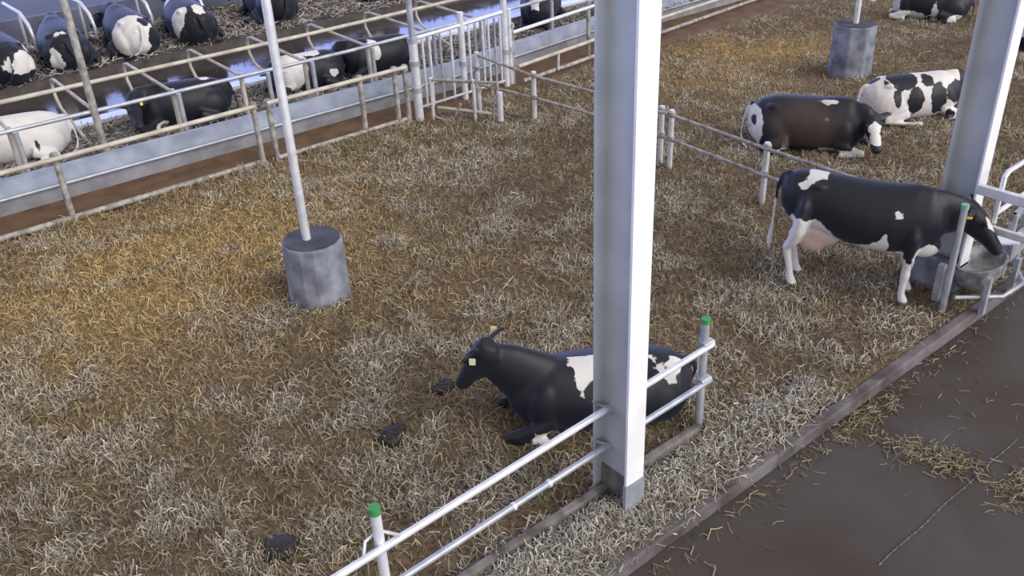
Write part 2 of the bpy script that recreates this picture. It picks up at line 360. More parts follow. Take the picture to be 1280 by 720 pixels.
# ================================================================== BLOCK AND POLE
def footing(c, rad, hgt, h1, name, label, rot, nside, pole_top, off=(0, 0)):
    t = thing(name, label, 'post footing', (c[0], c[1], 0), 'slim poles set in concrete blocks')
    pl = [(c[0]+rad*math.cos(rot+2*math.pi*i/nside), c[1]+rad*math.sin(rot+2*math.pi*i/nside)) for i in range(nside)]
    tp = [(c[0]+(p[0]-c[0])*.97, c[1]+(p[1]-c[1])*.97) for p in pl]
    MB().prism(pl, -.08, hgt, tp).build('concrete_block', CONC, t, bevel=.03)
    MB().prism([(c[0]+(p[0]-c[0])*.9, c[1]+(p[1]-c[1])*.9) for p in pl], hgt-.01, hgt+.012).build('block_top', mat('dark_block_top', (.035, .035, .045), .75, 0, (.08, .08, .10), 4, .3), t)  # darker sheet covering the top of each block
    MB().tube([(c[0]+off[0], c[1]+off[1], hgt-.05), (c[0]+off[0]+pole_top[0], c[1]+off[1]+pole_top[1], 7)], .055, 16).build('pole', GALVB, t, smooth=True)
    return t
footing((4.50, 9.83), .405, .86, 1, 'pole_in_concrete_block', 'thin pale pole standing in a round grey concrete block in the pen', .2, 14, (.0, .0), (-.06, .02))
footing((17.70, 10.45), .46, 1.03, 1, 'pole_in_concrete_block', 'white pole in a tall faceted concrete block near the top edge', .35, 8, (.05, 0))

# ================================================================== NEAR RAIL
t = thing('rail_fence', 'galvanised two-rail fence in front of the lying cow with green capped posts', 'fence', (4, 4.62, 0))
for xx, nm in ((2.27, 1), (6.0, 2)):
    h = 1.33 if nm == 2 else 1.28
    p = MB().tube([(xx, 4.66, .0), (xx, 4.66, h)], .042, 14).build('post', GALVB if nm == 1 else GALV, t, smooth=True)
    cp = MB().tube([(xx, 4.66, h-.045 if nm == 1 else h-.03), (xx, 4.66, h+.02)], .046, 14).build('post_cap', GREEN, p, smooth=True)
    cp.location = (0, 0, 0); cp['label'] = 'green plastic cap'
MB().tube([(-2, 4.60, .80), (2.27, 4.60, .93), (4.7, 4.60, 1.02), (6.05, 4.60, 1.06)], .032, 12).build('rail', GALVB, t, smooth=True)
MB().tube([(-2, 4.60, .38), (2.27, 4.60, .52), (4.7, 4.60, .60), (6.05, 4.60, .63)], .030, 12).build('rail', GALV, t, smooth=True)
for zz in (1.06, .63):
    MB().tube([(5.93, 4.63, zz), (6.07, 4.63, zz)], .055, 12).tube([(6.0, 4.66, zz-.05), (6.0, 4.66, zz+.05)], .055, 12).build('clamp', GALV, t)
for zz in (1.02, .60):
    k_ = MB().tube([(4.56, 4.715, zz+.05), (4.545, 4.69, zz+.06), (4.56, 4.65, zz+.05), (4.62, 4.60, zz+.02), (4.655, 4.575, zz)], .012, 8).build('hook', OLDP, t, smooth=True)
    q = MB().tube([(4.60, 4.6, zz-.01), (4.655, 4.6, zz-.008)], .045, 12).build('rail_socket', GALV, k_, smooth=True); q.location = (0, 0, 0)
MB().tube([(2.10, 4.63, .90), (2.18, 4.72, .96), (2.30, 4.72, 1.0), (2.40, 4.56, 1.0)], .014, 8).build('clamp', GALVB, t)
for xx, zz in ((3.5, .557), (3.9, .572)): MB().tube([(xx, 4.6, zz), (xx+.035, 4.6, zz+.001)], .038, 12).build('rail_joint', GALVB, t)

# ================================================================== FAR FENCE (along the wall)
def posts_fence(name, label, posts, rails, ph, y, bottom=True, mp=OLDP, mr=CREAM, cat='fence', group=None, pr=.05, post_of=None):
    t = thing(name, label, cat, (posts[0][0], posts[0][1], 0), group)
    for (px_, py_) in posts:
        MB().tube([(px_, py_, -.02), (px_, py_, ph)], pr, 12).build('post', mp, t, smooth=True)
        MB().tube([(px_, py_, ph-.11), (px_, py_, ph-.02)], pr+.02, 12).build('post_collar', mp, t, smooth=True)
    for pts, rr, mm in rails:
        MB().tube(pts, rr, 10).build('rail', mm, t, smooth=True)
    return t
posts_fence('pen_fence', 'two-rail fence before the concrete wall at the left edge', [(-.4, 14.75), (2.78, 14.75), (6.08, 14.75)],
    [([(-3, 14.70, 1.03), (2.6, 14.70, 1.07), (6.1, 14.70, 1.09)], .04, CREAM), ([(-3, 14.75, .05), (6.1, 14.75, .06)], .05, OLDP)], 1.16, 14.75, group='sections of pen fence along the wall')
posts_fence('pen_fence', 'two-rail fence before the wall behind the pole in the block', [(6.36, 14.75), (8.24, 14.78), (9.0, 14.78), (9.22, 14.75)],
    [([(6.32, 14.70, 1.09), (9.22, 14.70, 1.10)], .04, CREAM), ([(6.32, 14.75, .05), (9.25, 14.78, .06)], .045, OLDP)], 1.14, 14.75, group='sections of pen fence along the wall')
posts_fence('pen_fence', 'rail fence before the wall to the right of the barred gate', [(12.25, 15.2), (14.75, 15.45), (17.6, 15.8)],
    [([(12.25, 15.15, 1.10), (14.8, 15.40, 1.16), (21.5, 16.1, 1.2)], .04, GALVB), ([(12.25, 15.0, .40), (14.8, 15.2, .46), (24, 15.95, .5)], .04, CREAM),
     ([(12.3, 14.9, .1), (12.9, 14.95, .1), (24, 16.2, .08)], .045, OLDP), ([(13.5, 15.1, .42), (13.3, 14.9, .1)], .03, OLDP)], 1.3, 15.2, group='sections of pen fence along the wall')
# water pipe on the wall
pp = [(x, y-.085) for x, y in wl]
o = MB().tube([(x, y, .27) for x, y in pp], .028, 8).build('water_pipe', GALV, smooth=True); tag(o, 'long thin pipe fixed along the pale concrete wall', 'pipe')

# barred gate
t = thing('barred_gate', 'tall galvanised gate of upright bars standing across the wall corner', 'gate', (9.6, 15.0, 0))
MB().tube([(9.55, 15.0, 1.50), (10.95, 15.1, 1.53), (12.0, 15.15, 1.58)], .04, 10).build('top_rail', GALVB, t, smooth=True)
MB().tube([(9.55, 15.0, .12), (12.1, 15.15, .12)], .03, 10).build('bottom_rail', GALV, t, smooth=True)
for k, xx in enumerate((9.66, 9.86, 10.03, 10.30, 10.58, 11.05, 11.22, 11.42, 11.58, 11.75, 11.9)):
    yy = 15.0+.06*(xx-9.5)
    MB().tube([(xx, yy, .08), (xx, yy, 1.5)], .026, 8).build('bar', GALVB if k % 3 else GALV, t, smooth=True)
posts = ((10.87, 15.1, 1.78, .065), (12.03, 15.15, 1.95, .07), (12.2, 15.2, 1.6, .05))
for xx, yy, hh, rr in posts:
    o = thing('gate_post', {10.87: 'thick short post in the middle of the barred gate', 12.03: 'tallest thick post at the right end of the barred gate', 12.2: 'slimmer post just right of the barred gate'}[xx], 'post', (xx, yy, 0), 'gate posts of the barred gate')
    MB().tube([(xx, yy, -.02), (xx, yy, hh)], rr, 12).build('post_tube', GALVB, o, smooth=True)
    MB().tube([(xx, yy, .7), (xx, yy, .8)], rr+.02, 12).build('collar', GALV, o, smooth=True)
# tall poles at the wall
for (xx, yy, lab, sl) in ((3.9, 16.3, 'tall grey pole rising behind the wall at the left edge', 0), (9.42, 14.68, 'tall grey pole with thick sleeve beside the barred gate', 1)):
    o = thing('tall_pole', lab, 'pole', (xx, yy, 0), 'tall poles along the wall')
    MB().tube([(xx, yy, 0), (xx, yy, 7)], .062 if not sl else .06, 14).build('pole_tube', OLDP if not sl else GALV, o, smooth=True)
    if sl:
        MB().tube([(xx, yy, .0), (xx, yy, 1.62)], .085, 14).build('sleeve', GALVB, o, smooth=True)
        for zz in (.58, 1.1, 1.54): MB().tube([(xx, yy, zz), (xx, yy, zz+.09)], .105, 14).build('clamp', GALV, o)
    else:
        MB().tube([(xx, yy, .45), (xx, yy, .56)], .085, 14).build('collar', OLDP, o)
# swung gate beside it
t = thing('swing_gate', 'small low two-rail gate swung open from the tall sleeved pole', 'gate', (9.6, 14.6, 0))
a = Vector((9.62, 14.55, 0)); b_ = Vector((10.40, 13.40, 0))
at_ = lambda s, z: tuple(a.lerp(b_, s)+Vector((0, 0, z)))
MB().tube([at_(0, .80), at_(1, .80)], .032, 10).build('rail', OLDP, t, smooth=True)
MB().tube([at_(.1, .25), at_(1, .18)], .03, 10).build('rail', CREAM, t, smooth=True)
for s in (0.03, .66, .93, 1.0):
    MB().tube([at_(s, .0), at_(s, .84 if s < .9 else .80)], .034, 10).build('upright', GALVB if s in (.66, .03) else OLDP, t, smooth=True)
MB().tube([at_(1.03, .05), at_(1.03, .62)], .06, 10).build('hinge_post', GALVB, t, smooth=True)
MB().tube([at_(.05, .05), at_(.2, .0), at_(.35, .06), at_(.45, .35)], .03, 8).build('curved_stop', OLDP, t, smooth=True)
# cross fence
t = thing('cross_fence', 'two-rail fence crossing the pen behind the standing cow', 'fence', (11, 9.6, 0))
CP = [(10.46, 14.08, 1.25), (10.92, 12.93, 1.0), (11.10, 9.85, 1.0), (11.06, 9.60, 1.0), (10.93, 7.6, 1.0), (10.85, 5.6, .95)]
for (xx, yy, hh) in CP:
    p = MB().tube([(xx, yy, -.02), (xx, yy, hh)], .045, 12).build('post', GALVB, t, smooth=True)
    for zz in (.5, .92):
        q = MB().tube([(xx, yy, zz-.03), (xx, yy, zz+.05)], .062, 12).build('clamp', OLDP, p, smooth=True); q.location = (0, 0, 0)
for zz, z0 in ((.92, 1.2), (.50, .62)):
    MB().tube([(10.46, 14.05, z0), (10.90, 12.93, zz), (11.0, 11.5, zz), (11.03, 9.6, zz), (10.88, 7.6, zz), (10.78, 5.15, zz)], .028, 10).build('rail', OLDP, t, smooth=True)

# ================================================================== CUBICLES
DX = [2.55, 3.93, 5.33, 6.66, 8.0, 9.45, 10.95, 12.4]
def divider(x, y0, y1, m, label, group, z=BED):
    t = thing('cubicle_divider', label, 'divider', (x, y0, z), group)
    L_ = y1-y0
    MB().tube([(x, y0, z+.86), (x, y1-.25, z+.92), (x, y1-.08, z+.88), (x, y1, z+.76), (x, y1-.01, z+.55), (x, y1-.18, z+.36), (x, y1-.5, z+.26), (x, y0+1.25, z+.06), (x, y0+1.15, z-.02)], .032, 10).build('loop_tube', m, t, smooth=True)
    MB().tube([(x, y0, z), (x, y0, z+.92)], .045, 10).build('foot_post', m, t, smooth=True)
    return t
names = ['leftmost cut by the edge', 'just left of the tall grey pole', 'first right of the tall grey pole', 'above the rump of the black cow', 'just left of the pole standing in concrete', 'just right of the pole standing in concrete', 'just left of the sleeved pole', 'above the barred gate']
for x, nm in zip(DX, names):
    divider(x, 16.45, 19.05, CREAM, 'pale tube cubicle loop behind the wall, '+nm, 'cubicle loops behind the wall')
t = thing('neck_rail', 'pale horizontal rail lying across the near cubicle loops', 'rail', (2, 18, 1.2))
MB().tube([(-2, 17.85, 1.235), (9, 17.95, 1.235), (20, 18.5, 1.24)], .04, 10).build('rail_tube', CREAM, t, smooth=True)
t = thing('head_rail', 'bluish horizontal rail on posts at the head of the near cubicles', 'rail', (2, 16.3, BED))
MB().tube([(-2, 16.35, 1.16), (9, 16.35, 1.16), (12.4, 16.45, 1.2), (20, 17.0, 1.25)], .036, 10).build('rail_tube', GALV, t, smooth=True)
for xx in (2.6, 5.35, 7.1, 8.05, 9.42, 10.95, 12.4, 14.6, 17):
    yy = 16.22+max(0, xx-11)*.09
    MB().tube([(xx, yy, BED), (xx, yy, 1.16)], .045, 10).build('post', GALV, t, smooth=True)
FX = [3.55, 5.0, 6.45, 7.9, 9.3, 10.8, 12.3]
for k, x in enumerate(FX):
    t = thing('far_cubicle_loop', 'white tube loop between far cows, ' + ['at the left frame edge', 'second from the left edge', 'above the cow with beige rump', 'between the beige rumped cow and the next cow right', 'over empty straw near the pole in concrete', 'beside the blue-backed cow with white spot', 'rightmost of the far row'][k], 'divider', (x, 25, BED), 'white loops between the far cows')
    MB().tube([(x, 27.0, 1.25), (x, 25.4, 1.25), (x, 24.85, 1.05), (x, 24.65, .75), (x, 24.7, .48), (x, 25.2, .44)], .045, 10).build('loop_tube', GALVB, t, smooth=True)
    MB().tube([(x, 25.6, BED), (x, 25.6, 1.25)], .035, 8).build('support', GALVB, t, smooth=True)
# ================================================================== TROUGH at the right pillar
t = thing('drinking_trough', 'grey rounded drinking trough in a steel frame under the drinking cow', 'trough', (10.6, 4.2, 0))
mb = MB(); nseg = 28
cxx, cyy = 10.60, 4.12
def ringp(rx, ry, z, k): 
    a = 2*math.pi*k/nseg; return (cxx+rx*math.cos(a), cyy+ry*math.sin(a), z)
prof = [(.10, .08, .14), (.30, .18, .18), (.40, .25, .33), (.44, .28, .50), (.41, .25, .50), (.37, .22, .36), (.25, .15, .30), (.02, .02, .29)]
v = [ringp(*p, k) for p in prof for k in range(nseg)]
f = [(i*nseg+k, i*nseg+(k+1) % nseg, (i+1)*nseg+(k+1) % nseg, (i+1)*nseg+k) for i in range(len(prof)-1) for k in range(nseg)]
mb.add(v, f); mb.build('bowl', ROPE, t, smooth=True)
MB().tube([(cxx-.62, cyy-.05, .22), (cxx-.2, cyy-.42, .22), (cxx+.3, cyy-.44, .22), (cxx+.62, cyy-.2, .22)], .028, 10).build('frame_tube', GALV, t, smooth=True)
MB().box((cxx-.42, cyy-.33, .0), (cxx-.34, cyy-.27, .5)).build('leg', GALV, t)
MB().box((cxx+.30, cyy-.33, .0), (cxx+.38, cyy-.27, .5)).build('leg', GALV, t)
MB().box((cxx-.5, cyy+.2, .0), (cxx-.42, cyy+.28, .5)).build('leg', GALV, t)
Mx = Matrix.Translation((11.1, 4.05, .62)) @ Matrix.Rotation(.35, 4, 'Z') @ Matrix.Rotation(-.25, 4, 'X')
MB().box((-.17, -.13, -.01), (.17, .13, .02), Mx).build('white_plate', WPLA, t, bevel=.01)['label'] = 'small white plate at the end of the trough'  # tilted white plate beside the bowl
Mx = Matrix.Translation((11.45, 4.1, .0)) @ Matrix.Rotation(.1, 4, 'Z')
MB().box((-.22, -.06, .25), (.35, .02, .55), Mx).box((-.22, -.02, 0), (-.14, .06, .9), Mx).box((.27, -.02, 0), (.35, .06, .9), Mx).box((-.22, 0, .80), (.9, .06, .9), Mx).build('end_frame', GALV, t, bevel=.008)
o = thing('leaning_post', 'grey round post with pale green top in front of the drinking cow', 'post', (9.99, 4.19, 0))
MB().tube([(9.99, 4.19, -.02), (9.99, 4.19, 1.38)], .04, 14).build('post_tube', GALV, o, smooth=True)
MB().tube([(9.99, 4.19, 1.35), (9.99, 4.19, 1.41)], .045, 14).build('post_cap', mat('pale_green_cap', (.25, .45, .33), .5), o, smooth=True)
t = thing('guard_rail', 'galvanised guard rails leaving the right pillar at the frame edge', 'rail', (10.9, 4.3, 0))
MB().box((10.36, 2.2, 1.40), (10.44, 4.27, 1.52)).build('beam', GALVB, t, bevel=.01)
MB().box((10.46, 2.2, .93), (10.52, 4.27, 1.02)).build('beam', GALVB, t, bevel=.01)
MB().tube([(10.45, 4.02, 1.08), (10.45, 4.02, 1.66), (10.55, 4.03, 1.70), (13.5, 4.1, 1.70)], .030, 10).build('tube', GALVB, t, smooth=True)
MB().tube([(10.45, 4.02, 1.20), (13.5, 4.10, 1.22)], .030, 10).build('tube', GALVB, t, smooth=True)
MB().tube([(13.4, 4.1, ALLEY), (13.4, 4.1, 1.8)], .045, 10).build('post', GALV, t, smooth=True)

# scraper chain lying along the alley
CX = [(5.9+.055*k, 2.51+.006*math.sin(k*.4)) for k in range(46)]
mb = MB()
for k, (x, y) in enumerate(CX):
    mb.ell((x, y, ALLEY+.006), (.033, .006 if k % 2 else .011, .007), nu=10, nv=6)
tag(mb.build('scraper_chain', mat('dull_chain', (.09, .09, .11), .5, .3, (.16, .16, .19), 20), smooth=True), 'thin steel scraper chain lying along the dark alley floor', 'chain')

# ================================================================== DUNG
def dung(x, y, s, label, seed):
    rr = random.Random(seed); mb = MB()
    z = float(ground_h(np.array([x]), np.array([y]))[0])
    for k in range(6):
        a = rr.random()*6.28; d = s*.45*rr.random()
        mb.ell((x+d*math.cos(a), y+d*math.sin(a), z+.035), (s*(.35+.3*rr.random()), s*(.35+.3*rr.random()), s*.22+.02*rr.random()), nu=12, nv=8)
    o = mb.build('dung_pat', DUNG, smooth=True)
    md = o.modifiers.new('r', 'REMESH'); md.mode = 'VOXEL'; md.voxel_size = .012; md.use_smooth_shade = True
    ds = o.modifiers.new('d', 'DISPLACE'); tx = bpy.data.textures.new('dt', 'CLOUDS'); tx.noise_scale = .05; ds.texture = tx; ds.strength = .03
    tag(o, label, 'dung', 'dung pats on the straw')
dung(4.47, 7.0, .17, 'dark lump of dung right before the muzzle of the lying cow', 1)
dung(3.55, 6.72, .23, 'black dung pat on the straw left of the lying cow', 2)
dung(1.93, 5.96, .23, 'black dung pat near the bottom edge, left of the nearest green-capped post', 3)

# ================================================================== COWS
def sdf_poly(P, poly):
    poly = np.array(poly, float); d = np.full(len(P), 1e9); s = np.zeros(len(P), bool)
    for i in range(len(poly)):
        a = poly[i]; b = poly[(i+1) % len(poly)]; ab = b-a; ap = P-a
        t = np.clip((ap@ab)/max(ab@ab, 1e-9), 0, 1); q = ap-t[:, None]*ab; d = np.minimum(d, (q**2).sum(1))
        c = ((a[1] > P[:, 1]) != (b[1] > P[:, 1])) & (P[:, 0] < (b[0]-a[0])*(P[:, 1]-a[1])/(b[1]-a[1]+1e-12)+a[0]); s ^= c
    d = np.sqrt(d); return np.where(s, d, -d)
def sect(mb, rings, n=28):
    "trunk loft: rings of (x, half width, bottom z, top z, exponent, y shift)"
    v = []
    for (x, hw, zb, zt, ex, ys) in rings:
        zc = (zb+zt)/2; hh = (zt-zb)/2
        for j in range(n):
            a = 2*math.pi*j/n; c, s = math.cos(a), math.sin(a)
            y = hw*math.copysign(abs(c)**(2/ex), c); z = hh*math.copysign(abs(s)**(2/ex), s)
            if z > 0: y *= 1-.22*(z/hh)**2
            v.append((x, ys+y, zc+z))
    k = len(rings)
    f = [(i*n+j, i*n+(j+1) % n, (i+1)*n+(j+1) % n, (i+1)*n+j) for i in range(k-1) for j in range(n)]
    f += [tuple(range(n))[::-1], tuple(range((k-1)*n, k*n))]
    mb.add(v, f)
def head(mb, poll, direc, roll=0, ears=(1, 1), hs=1.12):
    "head loft from poll along direc; returns frame and key points"
    d = Vector(direc).normalized(); sd = Vector((0, 0, 1)).cross(d)
    if sd.length < .05: sd = Vector((0, 1, 0))
    sd.normalize(); up = d.cross(sd)
    if roll: sd, up = sd*math.cos(roll)+up*math.sin(roll), up*math.cos(roll)-sd*math.sin(roll)
    P = Vector(poll); q = lambda a, b, c: P+(d*a+sd*b+up*c)*hs
    n = 18; v = []
    for (a, w_, hu, hd) in ((-.10, .07, .06, .10), (-.03, .105, .085, .16), (.07, .118, .09, .19), (.16, .112, .085, .18), (.26, .088, .075, .145), (.36, .076, .062, .105), (.44, .080, .058, .09), (.50, .082, .05, .085), (.54, .06, .03, .06)):
        for j in range(n):
            t = 2*math.pi*j/n; z = math.sin(t)
            v.append(q(a, w_*math.cos(t)*(1 if z > 0 else 1-.25*z*z), z*(hu if z > 0 else hd)))
    k = 9
    f = [(i*n+j, i*n+(j+1) % n, (i+1)*n+(j+1) % n, (i+1)*n+j) for i in range(k-1) for j in range(n)] + [tuple(range(n))[::-1], tuple(range((k-1)*n, k*n))]
    mb.add(v, f)
    for s in (-1, 1):
        R_ = Matrix((d, sd, up)).transposed()
        mb.ell(q(.14, s*.10, .05), (.05, .025, .035), R_)
        if ears[0 if s < 0 else 1]:
            mb.tube([q(-.02, s*.09, .03), q(-.035, s*.15, .03), q(-.05, s*.21, .03), q(-.06, s*.26, .015), q(-.07, s*.285, .0)], [(.025, .03), (.022, .052), (.018, .058), (.016, .04), (.012, .012)], 12, up=tuple(d))
    return q
def tail_(mb, pts, rs): mb.tube(pts, rs, 10)
def cow_mesh_standing(neck_pts, hd_poll, hd_dir):
    mb = MB()
    sect(mb, [(-.92, .09, 1.05, 1.32, 2.2, 0), (-.88, .17, .95, 1.39, 2.4, 0), (-.76, .245, .82, 1.44, 2.5, 0), (-.58, .275, .80, 1.455, 2.5, 0), (-.40, .30, .74, 1.44, 2.4, 0), (-.15, .345, .66, 1.42, 2.3, 0),
              (.10, .355, .615, 1.41, 2.3, 0), (.35, .33, .61, 1.42, 2.3, 0), (.55, .28, .63, 1.445, 2.2, 0), (.72, .235, .70, 1.42, 2.1, 0), (.84, .17, .80, 1.30, 2, 0), (.90, .10, .9, 1.18, 2, 0)])
    for s in (-1, 1):
        mb.ell((-.50, s*.20, 1.345), (.10, .05, .04)); mb.ell((-.84, s*.10, 1.27), (.06, .05, .06))
        # hind leg
        mb.tube([(-.60, s*.10, 1.25), (-.61, s*.155, 1.08), (-.62, s*.18, .93), (-.64, s*.20, .78), (-.70, s*.19, .62), (-.765, s*.18, .52), (-.745, s*.175, .40), (-.70, s*.175, .20), (-.69, s*.175, .11), (-.66, s*.175, .05), (-.645, s*.175, .0)],
                [(.07, .14), (.095, .21), (.105, .22), (.09, .19), (.07, .13), (.056, .085), (.046, .06), (.042, .052), (.052, .06), (.056, .068), (.062, .08)], 16, up=(0, 1, 0))
        # front leg
        fx = .58 if s < 0 else .60
        mb.tube([(.58, s*.13, 1.12), (.60, s*.17, .88), (.6*.5+fx*.5, s*.19, .68), (fx, s*.17, .46), (fx+.005, s*.165, .40), (fx-.005, s*.165, .28), (fx-.005, s*.165, .13), (fx+.02, s*.165, .07), (fx+.035, s*.165, .0)],
                [(.06, .12), (.095, .15), (.07, .10), (.048, .055), (.058, .066), (.044, .048), (.044, .05), (.054, .062), (.062, .078)], 16, up=(0, 1, 0))
    # brisket
    mb.ell((.70, 0, .74), (.20, .16, .16))
    # udder
    mb.ell((-.44, 0, .70), (.27, .20, .20)); mb.ell((-.50, .06, .62), (.17, .12, .15)); mb.ell((-.50, -.07, .62), (.18, .13, .155))
    for tx, ty in ((-.40, -.12), (-.56, -.12), (-.40, .12), (-.56, .12)): mb.tube([(tx, ty, .53), (tx, ty, .43)], [.022, .014], 8)
    # tail
    tail_(mb, [(-.84, 0, 1.40), (-.93, 0, 1.36), (-.975, 0, 1.2), (-.985, 0, .95), (-.99, .0, .75), (-1.0, 0, .60), (-1.01, 0, .45), (-1.0, 0, .34)], [.045, .035, .026, .022, .022, .034, .036, .01])
    n0, n1, n2, n3 = neck_pts
    mb.tube([n0, n1, n2, n3], [(.17, .30), (.15, .28), (.12, .22), (.10, .16)], 20)
    head(mb, hd_poll, hd_dir)
    return mb
def cow_mesh_lying(neck_pts, hd_poll, hd_dir, side=1, roll=0, ears=(1, 1), neck_r=None, height=1.0, tail=True, legout=.0):
    "side: +1 when the hind legs stick out to the left"
    mb = MB(); h = height
    sect(mb, [(-.92, .10, .22*h, .50*h, 2.2, 0), (-.87, .20, .12*h, .60*h, 2.4, 0), (-.74, .32, .02, .70*h, 2.4, 0), (-.55, .38, -.02, .76*h, 2.3, 0), (-.32, .42, -.03, .78*h, 2.3, 0), (-.05, .44, -.03, .79*h, 2.3, 0),
              (.22, .41, -.02, .80*h, 2.3, 0), (.45, .35, .0, .83*h, 2.2, 0), (.62, .29, .04, .82*h, 2.1, 0), (.78, .22, .12, .74*h, 2, 0), (.88, .13, .25, .60*h, 2, 0)], 32)
    for s in (-1, 1):
        mb.ell((-.50, s*.235, .66*h), (.12, .07, .045)); mb.ell((-.85, s*.10, .51*h), (.06, .05, .06))
        mb.ell((.56, s*.24, .34), (.17, .11, .26))     # shoulder
        # folded front leg
        mb.tube([(.50, s*.27, .22), (.66, s*.29, .15), (.84, s*.28, .10), (.93, s*.27, .085)], [(.09, .10), (.075, .085), (.058, .06), (.06, .062)], 14)
        mb.tube([(.93, s*.26, .07), (.85, s*.31, .055), (.70, s*.34, .045), (.62, s*.355, .045), (.56, s*.365, .04)], [.052, .036, .036, .044, .050], 12)
    # hind legs, thigh towards the viewer
    s = side
    mb.ell((-.46, s*.30, .30), (.34, .17, .28))
    mb.tube([(-.20, s*.44, .20), (-.42, s*.49, .13), (-.60, s*.50, .09)], [(.10, .11), (.075, .08), (.05, .06)], 12)
    mb.tube([(-.62, s*.50, .07), (-.40, s*.56, .055), (-.15, s*.60, .045), (-.05, s*.61, .045), (.03, s*.61, .04)], [.05, .036, .035, .045, .052], 12)
    mb.ell((-.50, -s*.28, .28), (.30, .14, .24))
    mb.ell((-.55, s*.22, .14), (.2, .2, .14))       # udder
    if tail: tail_(mb, [(-.86, 0, .62*h), (-.95, 0, .55*h), (-1.0, s*.05, .35), (-1.0, s*.15, .15), (-.92, s*.32, .05), (-.80, s*.46, .035)], [.045, .035, .026, .024, .035, .02])
    n0, n1, n2, n3 = neck_pts
    mb.tube([n0, n1, n2, n3], neck_r or [(.20, .30), (.17, .27), (.135, .22), (.105, .165)], 20)
    head(mb, hd_poll, hd_dir, roll, ears)
    return mb
def ss(x, a, b): t = np.clip((x-a)/(b-a), 0, 1); return t*t*(3-2*t)
def finish_cow(mb, loc, rz, label, coat, voxel=.016, group=None, tags=(), dirt=None, skin=None, hoof=True, eyes=None, name='cow', scale=1.0):
    mb.v = [tuple(c_*scale for c_ in p) for p in mb.v]; tags = [([c_*scale for c_ in p], a_, b_) for p, a_, b_ in tags]; eyes = [[c_*scale for c_ in p] for p in (eyes or ())]
    raw = bpy.data.objects.new('raw', mb.mesh('raw', COAT)); C.objects.link(raw)
    md = raw.modifiers.new('r', 'REMESH'); md.mode = 'VOXEL'; md.voxel_size = voxel; md.use_smooth_shade = True
    sm = raw.modifiers.new('s', 'SMOOTH'); sm.factor = .5; sm.iterations = 30 if voxel < .02 else 7
    dg = bpy.context.evaluated_depsgraph_get(); dg.update()
    me = bpy.data.meshes.new_from_object(raw.evaluated_get(dg)); me.name = name
    bpy.data.objects.remove(raw)
    k = len(me.vertices); co = np.empty(k*3, np.float32); me.vertices.foreach_get('co', co); co = co.reshape(-1, 3).astype(float)/scale
    c = np.zeros((k, 4), np.float32)
    c[:, 0] = np.clip(.5 + coat(co), 0, 1)
    if skin is not None: c[:, 1] = skin(co)
    if dirt is not None: c[:, 2] = dirt(co)
    if hoof: c[:, 3] = 1-ss(co[:, 2], .045, .06) if hoof == 'stand' else 0
    a = me.color_attributes.new('coat', 'FLOAT_COLOR', 'POINT'); a.data.foreach_set('color', c.ravel())
    me.materials.clear(); me.materials.append(COAT)
    me.polygons.foreach_set('use_smooth', np.ones(len(me.polygons), bool))
    o = bpy.data.objects.new(name, me); C.objects.link(o); o.location = loc; o.rotation_euler = (0, 0, rz)
    tag(o, label, 'cow', group)
    for i, (p, nrm, mm) in enumerate(tags):
        q = Vector(nrm).to_track_quat('X', 'Z').to_matrix().to_4x4()
        t_ = MB().box((-.004, -.032, -.04), (.004, .032, .03), Matrix.Translation(p) @ q).build('ear_tag', mm, o, bevel=.004)
    for p in (eyes or ()):
        MB().ell(p, (.024, .024, .024), nu=12, nv=8).build('eye', EYEM, o, smooth=True)
    return o
def head_frame(poll, direc, roll=0):
    d = Vector(direc).normalized(); sd = Vector((0, 0, 1)).cross(d); sd.normalize(); up = d.cross(sd)
    if roll: sd, up = sd*math.cos(roll)+up*math.sin(roll), up*math.cos(roll)-sd*math.sin(roll)
    return lambda a, b, c: tuple(Vector(poll)+(d*a+sd*b+up*c)*1.12)
def ellr(co, c, r):       # signed distance like value of an ellipsoid patch
    q = (co-np.array(c))/np.array(r); return (1-np.sqrt((q**2).sum(1)))*min(r)
def side_poly(co, poly, s, ymin=0.0):
    v = sdf_poly(co[:, [0, 2]], poly); return np.where(s*co[:, 1] > ymin, v, -.2)
def top_poly(co, poly, zmin): return np.where(co[:, 2] > zmin, sdf_poly(co[:, [0, 1]], poly), -.2)
vmax = lambda *a: np.maximum.reduce(a)

